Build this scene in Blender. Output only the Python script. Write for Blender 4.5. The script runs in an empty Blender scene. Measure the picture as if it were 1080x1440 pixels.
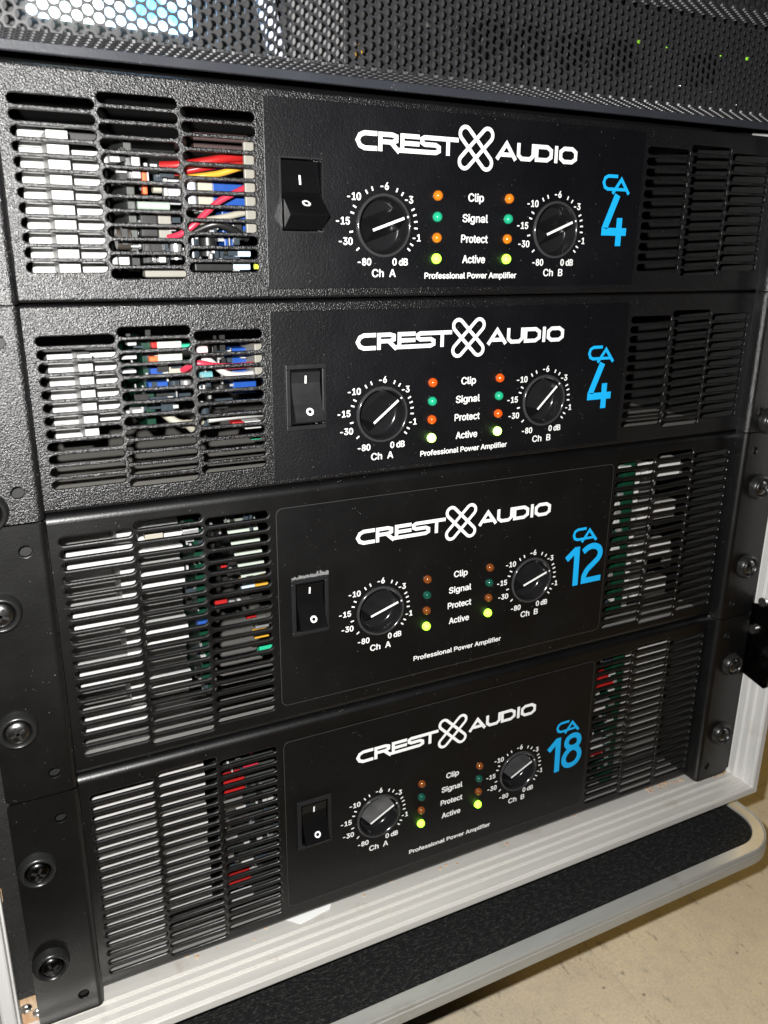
import bpy, bmesh, math, random
from mathutils import Vector, Matrix
from mathutils.geometry import delaunay_2d_cdt
random.seed(7)
S = 0.001                      # everything below is written in millimetres

# ------------------------------------------------------------------ camera, light, exposure
sc = bpy.context.scene
C = bpy.context.collection
CAM = (-231.6, -358.7, 377.5); YAW, PITCH, ROLL = 0.4709, -0.3090, 0.0099
def cam_axes():
    cy, sy, cp, sp = math.cos(YAW), math.sin(YAW), math.cos(PITCH), math.sin(PITCH)
    f = Vector((sy*cp, cy*cp, sp)); r = Vector((cy, -sy, 0)); u = r.cross(f)
    cr, sr = math.cos(ROLL), math.sin(ROLL)
    return cr*r + sr*u, -sr*r + cr*u, f
r_, u_, f_ = cam_axes()
cd = bpy.data.cameras.new('camera'); cam = bpy.data.objects.new('camera', cd); C.objects.link(cam)
cam.matrix_world = Matrix(((r_.x, u_.x, -f_.x, CAM[0]*S), (r_.y, u_.y, -f_.y, CAM[1]*S), (r_.z, u_.z, -f_.z, CAM[2]*S), (0, 0, 0, 1)))
cd.sensor_fit = 'VERTICAL'; cd.sensor_height = 24; cd.lens = 1150/1440*24
cd.clip_start = 0.01; cd.clip_end = 50
cd.dof.use_dof = True; cd.dof.focus_distance = 0.43; cd.dof.aperture_fstop = 11
sc.camera = cam
w = bpy.data.worlds.new('World'); sc.world = w; w.use_nodes = True
w.node_tree.nodes['Background'].inputs[0].default_value = (1.0, 0.92, 0.80, 1)
w.node_tree.nodes['Background'].inputs[1].default_value = 0.005
# the phone's own flash, a couple of centimetres up and left of the lens
fl = bpy.data.lights.new('flash', 'SPOT'); fl.energy = 19; fl.spot_size = math.radians(104); fl.spot_blend = 0.3; fl.shadow_soft_size = 0.0035; fl.color = (1.0, 0.985, 0.96)
flo = bpy.data.objects.new('flash', fl); C.objects.link(flo)
p = Vector(CAM) - r_*20 + u_*20 - f_*2; flo.location = p*S; flo.rotation_euler = cam.matrix_world.to_euler()
# warm room lamp overhead to the right
rl = bpy.data.lights.new('room_lamp', 'AREA'); rl.energy = 8; rl.size = 0.6; rl.color = (1.0, 0.68, 0.24)
rlo = bpy.data.objects.new('room_lamp', rl); C.objects.link(rlo)
rlo.location = (1.9, 0.6, 1.5); rlo.rotation_euler = (Vector((0.6, -0.2, -0.1)) - rlo.location).to_track_quat('-Z', 'Y').to_euler()
sc.view_settings.view_transform = 'Standard'; sc.view_settings.look = 'None'
sc.view_settings.exposure = 0; sc.view_settings.gamma = 1

# ------------------------------------------------------------------ materials
MATS = {}
def nt(name):
    m = bpy.data.materials.new(name); m.use_nodes = True; MATS[name] = m
    n = m.node_tree; b = n.nodes['Principled BSDF']; return m, n, b
def node(n, t, **kw):
    x = n.nodes.new(t)
    for k, v in kw.items():
        if k in x.inputs: x.inputs[k].default_value = v
        else: setattr(x, k, v)
    return x
def ramp(n, src, p0, c0, p1, c1):
    r = n.nodes.new('ShaderNodeValToRGB'); e = r.color_ramp.elements
    e[0].position = p0; e[0].color = (*c0, 1); e[1].position = p1; e[1].color = (*c1, 1)
    n.links.new(src, r.inputs[0]); return r.outputs[0]
def mix(n, fac, a, b):
    x = n.nodes.new('ShaderNodeMix'); x.data_type = 'RGBA'
    for s, v in ((0, fac), (6, a), (7, b)):
        if hasattr(v, 'is_linked') or isinstance(v, bpy.types.NodeSocket): n.links.new(v, x.inputs[s])
        elif s == 0: x.inputs[0].default_value = v
        else: x.inputs[s].default_value = (*v, 1)
    return x.outputs[2]
def coords(n, scale=(1, 1, 1)):
    t = n.nodes.new('ShaderNodeTexCoord'); m = n.nodes.new('ShaderNodeMapping'); m.inputs['Scale'].default_value = scale
    n.links.new(t.outputs['Object'], m.inputs[0]); return m.outputs[0]
def noise(n, co, scale, detail=3, rough=0.5):
    x = node(n, 'ShaderNodeTexNoise', Scale=scale, Detail=detail, Roughness=rough); n.links.new(co, x.inputs['Vector']); return x.outputs['Fac']
def bump(n, b, h, strength, dist):
    x = node(n, 'ShaderNodeBump', Strength=strength, Distance=dist); n.links.new(h, x.inputs['Height']); n.links.new(x.outputs[0], b.inputs['Normal'])
def plain(name, col, rough=0.5, metal=0.0, spec=0.5, emit=None, es=0, coat=0, trans=0):
    m, n, b = nt(name)
    b.inputs['Base Color'].default_value = (*col, 1); b.inputs['Roughness'].default_value = rough; b.inputs['Metallic'].default_value = metal
    b.inputs['Specular IOR Level'].default_value = spec
    if emit: b.inputs['Emission Color'].default_value = (*emit, 1); b.inputs['Emission Strength'].default_value = es
    if coat: b.inputs['Coat Weight'].default_value = coat
    if trans: b.inputs['Transmission Weight'].default_value = trans
    # a little unevenness in gloss so that nothing is perfectly uniform
    co = coords(n); f = noise(n, co, 160, 4)
    r = node(n, 'ShaderNodeMapRange'); r.inputs[3].default_value = max(0.02, rough-0.08); r.inputs[4].default_value = min(1, rough+0.1)
    n.links.new(f, r.inputs[0]); n.links.new(r.outputs[0], b.inputs['Roughness'])
    return m
def dust_col(n, co, base, dust, amount, scale=700):
    """sparse pale specks of dust lying on a dark surface"""
    v = node(n, 'ShaderNodeTexVoronoi', Scale=scale); n.links.new(co, v.inputs['Vector'])
    d = ramp(n, v.outputs['Distance'], 0.06, (1, 1, 1), 0.16, (0, 0, 0))
    k = noise(n, co, scale*0.35, 2); kk = ramp(n, k, 0.62-amount, (0, 0, 0), 0.70-amount, (1, 1, 1))
    mm = node(n, 'ShaderNodeMath', operation='MULTIPLY'); n.links.new(d, mm.inputs[0]); n.links.new(kk, mm.inputs[1])
    return mix(n, mm.outputs[0], base, dust)
def paint(name, col, rough, grain, strength, dist, dust=0.0, smear=0.35, spec=0.5, low=1.0):
    m, n, b = nt(name); co = coords(n)
    b.inputs['Specular IOR Level'].default_value = spec
    h1 = noise(n, co, grain, 2, 0.6); h2 = noise(n, co, grain*0.45, 2)
    a = node(n, 'ShaderNodeMath', operation='MULTIPLY_ADD'); n.links.new(h2, a.inputs[0]); a.inputs[1].default_value = low; n.links.new(h1, a.inputs[2])
    bump(n, b, a.outputs[0], strength, dist)
    sm = noise(n, co, 26, 5, 0.6)
    r = node(n, 'ShaderNodeMapRange'); r.inputs[3].default_value = rough-0.07; r.inputs[4].default_value = rough+0.12
    n.links.new(sm, r.inputs[0]); n.links.new(r.outputs[0], b.inputs['Roughness'])
    c = mix(n, ramp(n, sm, 0.35, (0, 0, 0), 0.75, (smear,)*3), col, tuple(x*1.8+0.0006 for x in col))
    if dust: c = dust_col(n, co, c, (0.22, 0.22, 0.21), dust)
    if hasattr(c, 'links'): n.links.new(c, b.inputs['Base Color'])
    return m
paint('paint_wrinkle', (0.0035, 0.0035, 0.004), 0.30, 1350, 1.0, 0.00038, 0.02, spec=0.7, low=0.35)
paint('paint_satin', (0.0018, 0.0018, 0.002), 0.34, 1500, 0.40, 0.00010, 0.03, spec=0.65)
paint('plate_grain', (0.0016, 0.0018, 0.0028), 0.36, 1350, 0.8, 0.00017, 0.02, spec=0.6, low=0.4)
paint('plate_satin', (0.0016, 0.0016, 0.0019), 0.40, 1700, 0.3, 0.00008, 0.02)
paint('panel_bluegrey', (0.022, 0.024, 0.030), 0.36, 1500, 0.25, 0.0001, 0.02)
paint('mesh_black', (0.014, 0.014, 0.016), 0.38, 1500, 0.3, 0.00005, spec=1.0)
paint('rail_black', (0.010, 0.010, 0.010), 0.5, 500, 0.6, 0.0005, 0.10)
plain('chassis_dark', (0.03, 0.03, 0.03), 0.55)
plain('chassis_black', (0.008, 0.008, 0.008), 0.6)
plain('knob_black', (0.010, 0.010, 0.011), 0.16, spec=0.55)
plain('grip_satin', (0.006, 0.006, 0.0065), 0.33, spec=0.6)
plain('lamp_dim', (0.2, 0.5, 0.05), 0.3, emit=(0.4, 1.0, 0.05), es=0.5)
plain('knob_rim', (0.035, 0.035, 0.037), 0.12, spec=0.7)
plain('switch_black', (0.004, 0.004, 0.0045), 0.16)
plain('switch_satin', (0.010, 0.010, 0.011), 0.40)
plain('plate_edge', (0.045, 0.045, 0.045), 0.4)
plain('white_print', (0.80, 0.81, 0.80), 0.5)
plain('blue_print', (0.006, 0.38, 0.78), 0.5)
plain('led_orange', (0.62, 0.17, 0.010), 0.12, spec=0.6)
plain('led_red', (0.66, 0.085, 0.008), 0.12, spec=0.6)
plain('led_green', (0.015, 0.36, 0.19), 0.12, spec=0.6)
plain('led_orange_dark', (0.17, 0.045, 0.008), 0.1, spec=0.6)
plain('led_green_dark', (0.006, 0.065, 0.045), 0.1, spec=0.6)
plain('led_lit', (0.45, 0.9, 0.12), 0.2, emit=(0.34, 1.0, 0.03), es=3.2)
plain('led_lit_hot', (0.6, 0.95, 0.3), 0.2, emit=(0.45, 1.0, 0.14), es=5.0)
plain('washer_black', (0.012, 0.012, 0.012), 0.28)
plain('screw_steel', (0.22, 0.22, 0.22), 0.28, metal=1)
plain('screw_dark', (0.05, 0.05, 0.05), 0.25, metal=1)
plain('rivet_steel', (0.75, 0.75, 0.74), 0.25, metal=1)
for k, c, ro, me in (('white', (.42, .42, .41), .5, 0), ('lightgrey', (.38, .38, .40), .4, 0), ('silver', (.75, .75, .76), .3, .8), ('black', (.012, .012, .012), .35, 0),
    ('pcbdark', (.05, .055, .05), .4, 0), ('pcb', (.003, .035, .018), .3, 0), ('orange', (.75, .12, .03), .4, 0), ('cream', (.34, .32, .26), .5, 0), ('greengrey', (.36, .45, .38), .3, 0),
    ('beige', (.22, .21, .18), .5, 0), ('brown', (.06, .05, .04), .4, 0), ('maroon', (.05, .025, .022), .6, 0), ('red', (.34, .012, .012), .35, 0), ('yellow', (.55, .30, .03), .4, 0),
    ('lavender', (.55, .58, .68), .3, 0), ('blue', (.006, .055, .27), .35, 0), ('pink', (.5, .03, .06), .35, 0), ('darkcap', (.03, .04, .05), .25, 0), ('lightblue', (.5, .6, .7), .3, 0),
    ('lime', (.6, .7, .05), .3, 0), ('palegreen', (.42, .47, .41), .4, 0), ('green', (.02, .4, .22), .4, 0), ('pinkwhite', (.75, .55, .55), .3, 0), ('teal', (.12, .3, .33), .25, 0),
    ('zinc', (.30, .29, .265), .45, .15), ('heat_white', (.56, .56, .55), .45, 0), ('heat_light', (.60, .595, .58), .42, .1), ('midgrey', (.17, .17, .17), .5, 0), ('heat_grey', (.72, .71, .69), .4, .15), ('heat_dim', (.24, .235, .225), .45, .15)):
    plain('in_'+k, c, ro, me)
def alu(name, col, rough, metal, scratch, axis):
    m, n, b = nt(name); co = coords(n, axis)
    f = noise(n, co, 90, 6, 0.65); g = noise(n, coords(n), 45, 5, 0.6)
    c = mix(n, ramp(n, f, 0.3, (0, 0, 0), 0.75, (1, 1, 1)), tuple(x*0.88 for x in col), tuple(min(1, x*1.08) for x in col))
    st = ramp(n, g, 0.60, (0, 0, 0), 0.74, (scratch,)*3)
    c = mix(n, st, c, (col[0]*0.62, col[1]*0.55, col[2]*0.42))
    n.links.new(c, b.inputs['Base Color']); b.inputs['Metallic'].default_value = metal
    r = node(n, 'ShaderNodeMapRange'); r.inputs[3].default_value = rough-0.1; r.inputs[4].default_value = rough+0.12
    n.links.new(g, r.inputs[0]); n.links.new(r.outputs[0], b.inputs['Roughness'])
    bump(n, b, f, 0.15, 0.0002)
alu('alu_x', (0.66, 0.645, 0.605), 0.32, 0.25, 0.42, (0.06, 1, 1))
alu('alu_z', (0.72, 0.715, 0.70), 0.32, 0.25, 0.35, (1, 1, 0.06))
alu('alu_trim', (0.50, 0.50, 0.47), 0.34, 0.45, 0.55, (0.1, 0.5, 1))
def carpet():
    m, n, b = nt('carpet'); co = coords(n, (0.45, 1, 1))
    f = noise(n, co, 1300, 4, 0.75); g = noise(n, co, 520, 5, 0.7)
    a = node(n, 'ShaderNodeMath', operation='MULTIPLY'); n.links.new(f, a.inputs[0]); n.links.new(g, a.inputs[1])
    c = ramp(n, a.outputs[0], 0.25, (0.005, 0.006, 0.006), 0.44, (0.10, 0.098, 0.093))
    n.links.new(c, b.inputs['Base Color']); b.inputs['Roughness'].default_value = 0.75; b.inputs['Specular IOR Level'].default_value = 0.25
    bump(n, b, a.outputs[0], 1.0, 0.0022)
carpet()
def vinyl():
    m, n, b = nt('vinyl'); co = coords(n)
    g = noise(n, co, 7, 6, 0.6); f = noise(n, co, 55, 5, 0.65); s = noise(n, coords(n, (1.6, 0.6, 1)), 46, 10, 0.8); gr = noise(n, co, 420, 4, 0.7)
    c = mix(n, ramp(n, g, 0.3, (0, 0, 0), 0.7, (1, 1, 1)), (0.74, 0.64, 0.48), (0.98, 0.83, 0.58))
    c = mix(n, ramp(n, f, 0.45, (0, 0, 0), 0.75, (.6,)*3), c, (0.56, 0.52, 0.45))
    c = mix(n, ramp(n, s, 0.575, (0, 0, 0), 0.64, (.85,)*3), c, (0.26, 0.23, 0.18))
    c = mix(n, ramp(n, gr, 0.35, (.35,)*3, 0.62, (0, 0, 0)), c, (0.42, 0.36, 0.27))
    v = node(n, 'ShaderNodeTexVoronoi', Scale=42.0); n.links.new(co, v.inputs['Vector'])
    c = mix(n, ramp(n, v.outputs['Distance'], 0.03, (.8,)*3, 0.075, (0, 0, 0)), c, (0.16, 0.13, 0.10))
    n.links.new(c, b.inputs['Base Color'])
    r = node(n, 'ShaderNodeMapRange'); r.inputs[3].default_value = 0.35; r.inputs[4].default_value = 0.6
    n.links.new(f, r.inputs[0]); n.links.new(r.outputs[0], b.inputs['Roughness']); bump(n, b, f, 0.12, 0.0006)
vinyl()
def wood():
    m, n, b = nt('wood'); co = coords(n, (1, 1, 0.3)); f = noise(n, co, 260, 5, 0.6)
    n.links.new(ramp(n, f, 0.3, (0.55, 0.42, 0.28), 0.7, (0.42, 0.20, 0.08)), b.inputs['Base Color']); b.inputs['Roughness'].default_value = 0.7
wood()
def screen():
    m, n, b = nt('screen'); co = coords(n)
    f = noise(n, co, 42, 2); c = ramp(n, f, 0.34, (0.10, 0.42, 1.0), 0.50, (0.80, 1.0, 1.0))
    n.links.new(c, b.inputs['Emission Color']); b.inputs['Emission Strength'].default_value = 5.0; b.inputs['Base Color'].default_value = (0.02, 0.02, 0.02, 1)
screen()

# ------------------------------------------------------------------ mesh helpers
class MB:
    def __init__(s): s.v = []; s.f = []; s.sm = []
    def add(s, vs, fs, smooth=False):
        o = len(s.v); s.v += [tuple(x) for x in vs]
        for f in fs: s.f.append(tuple(i+o for i in f)); s.sm.append(smooth)
        return s
    def box(s, x0, x1, y0, y1, z0, z1, c=0.0):
        if c <= 0:
            vs = [(x, y, z) for z in (z0, z1) for y in (y0, y1) for x in (x0, x1)]
            return s.add(vs, [(0, 2, 3, 1), (4, 5, 7, 6), (0, 1, 5, 4), (2, 6, 7, 3), (0, 4, 6, 2), (1, 3, 7, 5)])
        bm = bmesh.new(); bmesh.ops.create_cube(bm, size=1)
        for v in bm.verts: v.co = Vector(((x0+x1)/2+v.co.x*(x1-x0), (y0+y1)/2+v.co.y*(y1-y0), (z0+z1)/2+v.co.z*(z1-z0)))
        bmesh.ops.bevel(bm, geom=bm.edges[:], offset=c, segments=2, affect='EDGES', profile=0.5)
        bm.verts.index_update(); s.add([v.co[:] for v in bm.verts], [[v.index for v in f.verts] for f in bm.faces]); bm.free(); return s
    def lathe(s, prof, cx, cz, seg=32, smooth=True, cap=True):
        """profile of (radius, y) turned about the y axis through (cx, cz)"""
        vs = []; fs = []; n = len(prof)
        for i in range(seg):
            a = 2*math.pi*i/seg
            for (r, y) in prof: vs.append((cx+r*math.cos(a), y, cz+r*math.sin(a)))
        for i in range(seg):
            j = (i+1) % seg
            for k in range(n-1): fs.append((i*n+k, i*n+k+1, j*n+k+1, j*n+k))
        s.add(vs, fs, smooth)
        if cap: s.add([(cx+prof[-1][0]*math.cos(2*math.pi*i/seg), prof[-1][1], cz+prof[-1][0]*math.sin(2*math.pi*i/seg)) for i in range(seg)], [tuple(range(seg))])
        return s
    def cyl(s, p, q, r, seg=14, smooth=True):
        p, q = Vector(p), Vector(q); d = (q-p).normalized(); a = d.orthogonal().normalized(); b = d.cross(a)
        vs = []
        for e in (p, q):
            for i in range(seg):
                t = 2*math.pi*i/seg; vs.append(tuple(e+a*r*math.cos(t)+b*r*math.sin(t)))
        s.add(vs, [(i, (i+1) % seg, seg+(i+1) % seg, seg+i) for i in range(seg)], smooth)
        s.add(vs[:seg], [tuple(range(seg))[::-1]]); s.add(vs[seg:], [tuple(range(seg))]); return s
    def tube(s, pts, r, seg=10):
        pts = smooth_path([Vector(p) for p in pts], 4); n = len(pts); vs = []; up = Vector((0.1, 0.2, 1))
        for i, p in enumerate(pts):
            d = (pts[min(i+1, n-1)]-pts[max(i-1, 0)]).normalized(); a = d.cross(up).normalized(); b = d.cross(a)
            for k in range(seg):
                t = 2*math.pi*k/seg; vs.append(tuple(p+a*r*math.cos(t)+b*r*math.sin(t)))
        fs = [(i*seg+k, i*seg+(k+1) % seg, (i+1)*seg+(k+1) % seg, (i+1)*seg+k) for i in range(n-1) for k in range(seg)]
        s.add(vs, fs, True); s.add(vs[:seg], [tuple(range(seg))]); s.add(vs[-seg:], [tuple(range(seg))]); return s
    def stroke(s, pts, w, y, closed=False, curve=False, dz=0, dx=0):
        """a flat printed line of width w through (x, z) points, lying in the plane y"""
        P = [Vector((a, b)) for a, b in pts]
        if curve: P = smooth_path(P, 5, closed)
        n = len(P); L = []; R = []
        for i in range(n):
            a = P[(i-1) % n] if (closed or i > 0) else None; b = P[(i+1) % n] if (closed or i < n-1) else None
            d0 = (P[i]-a).normalized() if a is not None else None; d1 = (b-P[i]).normalized() if b is not None else None
            d0 = d0 or d1; d1 = d1 or d0
            n0 = Vector((-d0.y, d0.x)); n1 = Vector((-d1.y, d1.x)); m = (n0+n1)
            m = m.normalized() if m.length > 1e-6 else n0
            k = w/2/max(0.45, m.dot(n1)); L.append(P[i]+m*k); R.append(P[i]-m*k)
        vs = [(p.x+dx, y, p.y+dz) for p in L]+[(p.x+dx, y, p.y+dz) for p in R]
        rng = range(n if closed else n-1)
        return s.add(vs, [(i, n+i, n+(i+1) % n, (i+1) % n) for i in rng])
    def build(s, name, mat, parent=None, loc=(0, 0, 0)):
        me = bpy.data.meshes.new(name); me.from_pydata([(a*S, b*S, c*S) for a, b, c in s.v], [], s.f); me.update()
        me.polygons.foreach_set('use_smooth', s.sm)
        return obj(name, me, mat, parent, loc)
def obj(name, me, mat, parent=None, loc=(0, 0, 0)):
    if mat:
        me.materials.clear(); me.materials.append(MATS[mat])
    o = bpy.data.objects.new(name, me); C.objects.link(o); o.location = Vector(loc)*S
    if parent: o.parent = parent
    return o
def smooth_path(P, k, closed=False):
    out = []; n = len(P)
    for i in range(n if closed else n-1):
        p1, p2 = P[i], P[(i+1) % n]
        p0 = P[(i-1) % n] if (closed or i > 0) else p1; p3 = P[(i+2) % n] if (closed or i < n-2) else p2
        for j in range(k):
            t = j/k; out.append(0.5*((2*p1)+(p2-p0)*t+(2*p0-5*p1+4*p2-p3)*t*t+(3*p1-p0-3*p2+p3)*t**3))
    if not closed: out.append(P[-1])
    return out
def thing(name, label, cat, loc=(0, 0, 0), group=None):
    o = bpy.data.objects.new(name, None); C.objects.link(o); o.location = Vector(loc)*S; o.empty_display_size = 0.02
    tag(o, label, cat, group); return o
def tag(o, label=None, cat=None, group=None, kind=None):
    for k, v in (('label', label), ('category', cat), ('group', group), ('kind', kind)):
        if v: o[k] = v
    return o
def rrect(x0, x1, z0, z1, r, seg=5):
    pts = []
    for cx, cz, a0 in ((x1-r, z0+r, -90), (x1-r, z1-r, 0), (x0+r, z1-r, 90), (x0+r, z0+r, 180)):
        for i in range(seg+1):
            a = math.radians(a0+90*i/seg); pts.append((cx+r*math.cos(a), cz+r*math.sin(a)))
    return pts
def slot(cx, cz, w, h, seg=5):
    """an elongated hole; returns a function giving its outline grown by off"""
    def fn(off):
        r = h/2+off; hw = w/2-h/2; pts = []
        for sx, a0 in ((1, -90), (-1, 90)):
            for i in range(seg+1):
                a = math.radians(a0+180*i/seg); pts.append((cx+sx*hw+r*math.cos(a), cz+r*math.sin(a)))
        return pts
    return fn
def chole(cx, cz, r, seg=40):
    return lambda off: [(cx+(r+off)*math.cos(2*math.pi*i/seg), cz+(r+off)*math.sin(2*math.pi*i/seg)) for i in range(seg)]
def rhole(x0, x1, z0, z1, r=0.6):
    return lambda off: rrect(x0-off, x1+off, z0-off, z1+off, r+off, 3)
def panel(mb, outer, holes, y, t, b):
    """flat sheet with real holes: front face at y, thickness t, hole rims rounded by b"""
    vs = [Vector(p) for p in outer]; ed = [(i, (i+1) % len(outer)) for i in range(len(outer))]; grp = [-1]*len(vs)
    for k, h in enumerate(holes):
        q = h(b); o = len(vs); vs += [Vector(p) for p in q]; ed += [(o+i, o+(i+1) % len(q)) for i in range(len(q))]; grp += [k]*len(q)
    r = delaunay_2d_cdt(vs, ed, [], 1, 1e-6)
    g = [grp[o[0]] if o else -1 for o in r[3]]
    tri = []
    for f in r[2]:
        if g[f[0]] >= 0 and all(g[i] == g[f[0]] for i in f): continue        # this one lies inside a hole
        a, b2, c = (r[0][i] for i in f[:3]); cr = (b2-a).cross(c-a)
        tri.append(tuple(f) if cr > 0 else tuple(f)[::-1])
    mb.add([(p.x, y, p.y) for p in r[0]], tri)
    for h in holes:
        rings = [(h(b), y), (h(b*0.42), y+b*0.18), (h(b*0.1), y+b*0.55), (h(0), y+b), (h(0), y+t)]
        n = len(rings[0][0])
        for k in range(len(rings)-1):
            (p0, y0), (p1, y1) = rings[k], rings[k+1]
            mb.add([(x, y0, z) for x, z in p0]+[(x, y1, z) for x, z in p1], [(i, n+i, n+(i+1) % n, (i+1) % n) for i in range(n)], k < 3)
def bevel_plate(mb, outline_fn, y, t, b, holes=()):
    """thin plate with an eased edge, front face at y (towards the camera), back at y+t"""
    rings = [(outline_fn(-b), y), (outline_fn(-b*0.35), y+b*0.3), (outline_fn(0), y+b), (outline_fn(0), y+t)]
    n = len(rings[0][0]); panel(mb, rings[0][0], holes, y, t, 0.12)
    for k in range(3):
        (p0, y0), (p1, y1) = rings[k], rings[k+1]
        mb.add([(x, y0, z) for x, z in p0]+[(x, y1, z) for x, z in p1], [(i, n+i, n+(i+1) % n, (i+1) % n) for i in range(n)])
_txt = {}
FONT = None
try:                                        # the grotesque that ships inside Blender; the built-in face otherwise
    import os
    FONT = bpy.data.fonts.load(os.path.join(bpy.utils.system_resource('DATAFILES'), 'fonts', 'Inter.woff2'))
except Exception: FONT = None
def text_verts(body, bold=0.0):
    key = (body, bold)
    if key in _txt: return _txt[key]
    cu = bpy.data.curves.new('t', 'FONT'); cu.body = body; cu.size = 1
    if FONT: cu.font = FONT
    cu.offset = bold; cu.resolution_u = 4
    o = bpy.data.objects.new('t', cu); C.objects.link(o)
    bpy.context.view_layer.update(); dg = bpy.context.evaluated_depsgraph_get()
    me = bpy.data.meshes.new_from_object(o.evaluated_get(dg))
    vs = [v.co[:2] for v in me.vertices]; fs = [tuple(p.vertices) for p in me.polygons]
    bpy.data.objects.remove(o); bpy.data.curves.remove(cu); bpy.data.meshes.remove(me)
    xs = [v[0] for v in vs]; ys = [v[1] for v in vs]
    _txt[key] = (vs, fs, min(xs), max(xs), min(ys), max(ys)); return _txt[key]
CAP = None
def text(mb, body, cx, cz, cap, y, width=None, bold=0.012):
    """lettering centred on (cx, cz) with capital height cap"""
    global CAP
    if CAP is None: q = text_verts('H'); CAP = q[5]-q[4]
    vs, fs, x0, x1, y0, y1 = text_verts(body); k = cap/CAP; kx = (width/(x1-x0)) if width else k*0.92; xm = (x0+x1)/2
    for i, (ox, oz) in enumerate(((0, 0), (1, 0), (-1, 0), (0, 0.7), (0, -0.7))):      # inked a little heavier than the face itself
        mb.add([(cx+(a-xm)*kx+ox*bold*k, y-0.004*i, cz+b*k-cap/2+oz*bold*k) for a, b in vs], fs)

# ------------------------------------------------------------------ the setting: floor of vinyl tiles
FZ = -190.0
floor = tag(MB().box(-1500, 2200, -1500, 1500, FZ-8, FZ-1.2).build('floor', 'vinyl'), kind='structure')
tile_me = None
for i in range(-3, 5):
    for j in range(-3, 3):
        x0, y0 = 180+305*i, -160+305*j
        if tile_me is None:
            mb = MB().box(-152.3, 152.3, -152.3, 152.3, -1.1, 0, 0.15); me = mb.build('tile', 'vinyl', floor, (x0+152.5, y0+152.5, FZ)); tile_me = me.data
        else: obj('tile', tile_me, 'vinyl', floor, (x0+152.5, y0+152.5, FZ))

# ------------------------------------------------------------------ carpeted dolly board under the case
bd = thing('dolly_board', 'black carpeted board with rounded aluminium edge trim, on the floor below the rack case', 'dolly', (0, 0, FZ))
BZ = -24-FZ
def board_outline(d, R=36, seg=12):
    x0, x1, y0, y1 = -268+d, 254.5-d, -54.5+d, 420-d; r = max(2, R-d); pts = []
    for cx, cy, a0 in ((x1-r, y0+r, -90), (x1-r, y1-r, 0), (x0+r, y1-r, 90), (x0+r, y0+r, 180)):
        for i in range(seg+1):
            a = math.radians(a0+90*i/seg); pts.append((cx+r*math.cos(a), cy+r*math.sin(a)))
    return pts
def ring_sweep(mb, prof, outline, smooth):
    L = [[(x, y, z) for x, y in outline(d)] for d, z in prof]; n = len(L[0])
    for k in range(len(L)-1): mb.add(L[k]+L[k+1], [(i, n+i, n+(i+1) % n, (i+1) % n) for i in range(n)], smooth[k])
mb = MB(); o = board_outline(8); n = len(o)
mb.add([(x, y, BZ-0.6) for x, y in o], [tuple(range(n))]); mb.add([(x, y, BZ-8) for x, y in o], [tuple(range(n))[::-1]])
mb.add([(x, y, BZ-0.6) for x, y in o]+[(x, y, BZ-8) for x, y in o], [(i, n+i, n+(i+1) % n, (i+1) % n) for i in range(n)])
mb.build('carpet_top', 'carpet', bd)
mb = MB(); prof = [(10.2, BZ-0.9), (10.2, BZ+0.5), (9.9, BZ+0.8), (2.4, BZ+0.8), (2.0, BZ+1.5), (1.1, BZ+1.6), (0.5, BZ+0.6), (0.5, BZ-1.6), (0, BZ-2.2), (0, BZ-9.0), (0.6, BZ-9.8), (9, BZ-9.8)]
ring_sweep(mb, prof, board_outline, [False, True, False, True, True, True, False, True, False, True, False]); mb.build('edge_trim', 'alu_trim', bd)
for x in (-150, 130):
    for y in (240, 380):
        mb = MB().box(x-22, x+22, y-22, y+22, BZ-16, BZ-9.9, 1); mb.box(x-14, x-11, y-16, y+16, 56, BZ-16); mb.box(x+11, x+14, y-16, y+16, 56, BZ-16)
        k = mb.build('caster_fork', 'screw_dark', bd); w2 = MB().cyl((x-10, y, 60), (x+10, y, 60), 60, 32); w2.build('wheel', 'in_black', k)

# ------------------------------------------------------------------ flight case round the rack
case = thing('rack_case', 'open rack flight case lined with ribbed aluminium edge profile, standing on the carpeted board', 'flight case', (0, 0, -23.2))
CB = 23.2; IX0, IX1, IZ0, IZ1 = -250.5, 252.5, -2.6+CB, 540+CB
prof = [(0, 60), (0, 10)]
def ribp(y): return [(0, y+1.5), (0.45, y+1.3), (0.45, y+0.9), (-0.8, y+0.6), (-1.2, y), (-0.9, y-0.6), (0.4, y-0.9), (0.4, y-1.4), (0, y-1.6)]
for y in (3.5, -3.2, -9.8): prof += ribp(y)
prof += [(0, -17.6), (0.7, -17.8), (0.7, -18.4), (-0.1, -18.7), (0.3, -19.6), (1.1, -20.2), (5.2, -20.2), (6.1, -19.7), (6.4, -18.6), (6.4, 20)]
def profile_side(a, b, mat):
    """one straight run of the extrusion with mitred ends, from corner a to corner b (x sign, z sign)"""
    def pt(c, n, y): return ((IX0-n if c[0] < 0 else IX1+n), y, (IZ0-n if c[1] < 0 else IZ1+n))
    mb = MB(); vs = [pt(a, n, y) for n, y in prof]+[pt(b, n, y) for n, y in prof]; m = len(prof)
    mb.add(vs, [(i, i+1, m+i+1, m+i) for i in range(m-1)]); return mb.build('edge_profile', mat, case)
profile_side((-1, -1), (1, -1), 'alu_x'); profile_side((1, -1), (1, 1), 'alu_z'); profile_side((-1, 1), (-1, -1), 'alu_z')
MB().box(IX0-8, IX1+6, 2, 400, 0, IZ0-1.2).build('bottom_wall', 'carpet', case)
MB().box(IX1+0.4, IX1+6.2, 21, 400, IZ0-1, IZ1+8).build('side_wall', 'carpet', case)
MB().box(IX0-6.2, IX0-0.4, 21, 400, IZ0-1, IZ1+8).build('side_wall', 'carpet', case)
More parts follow.
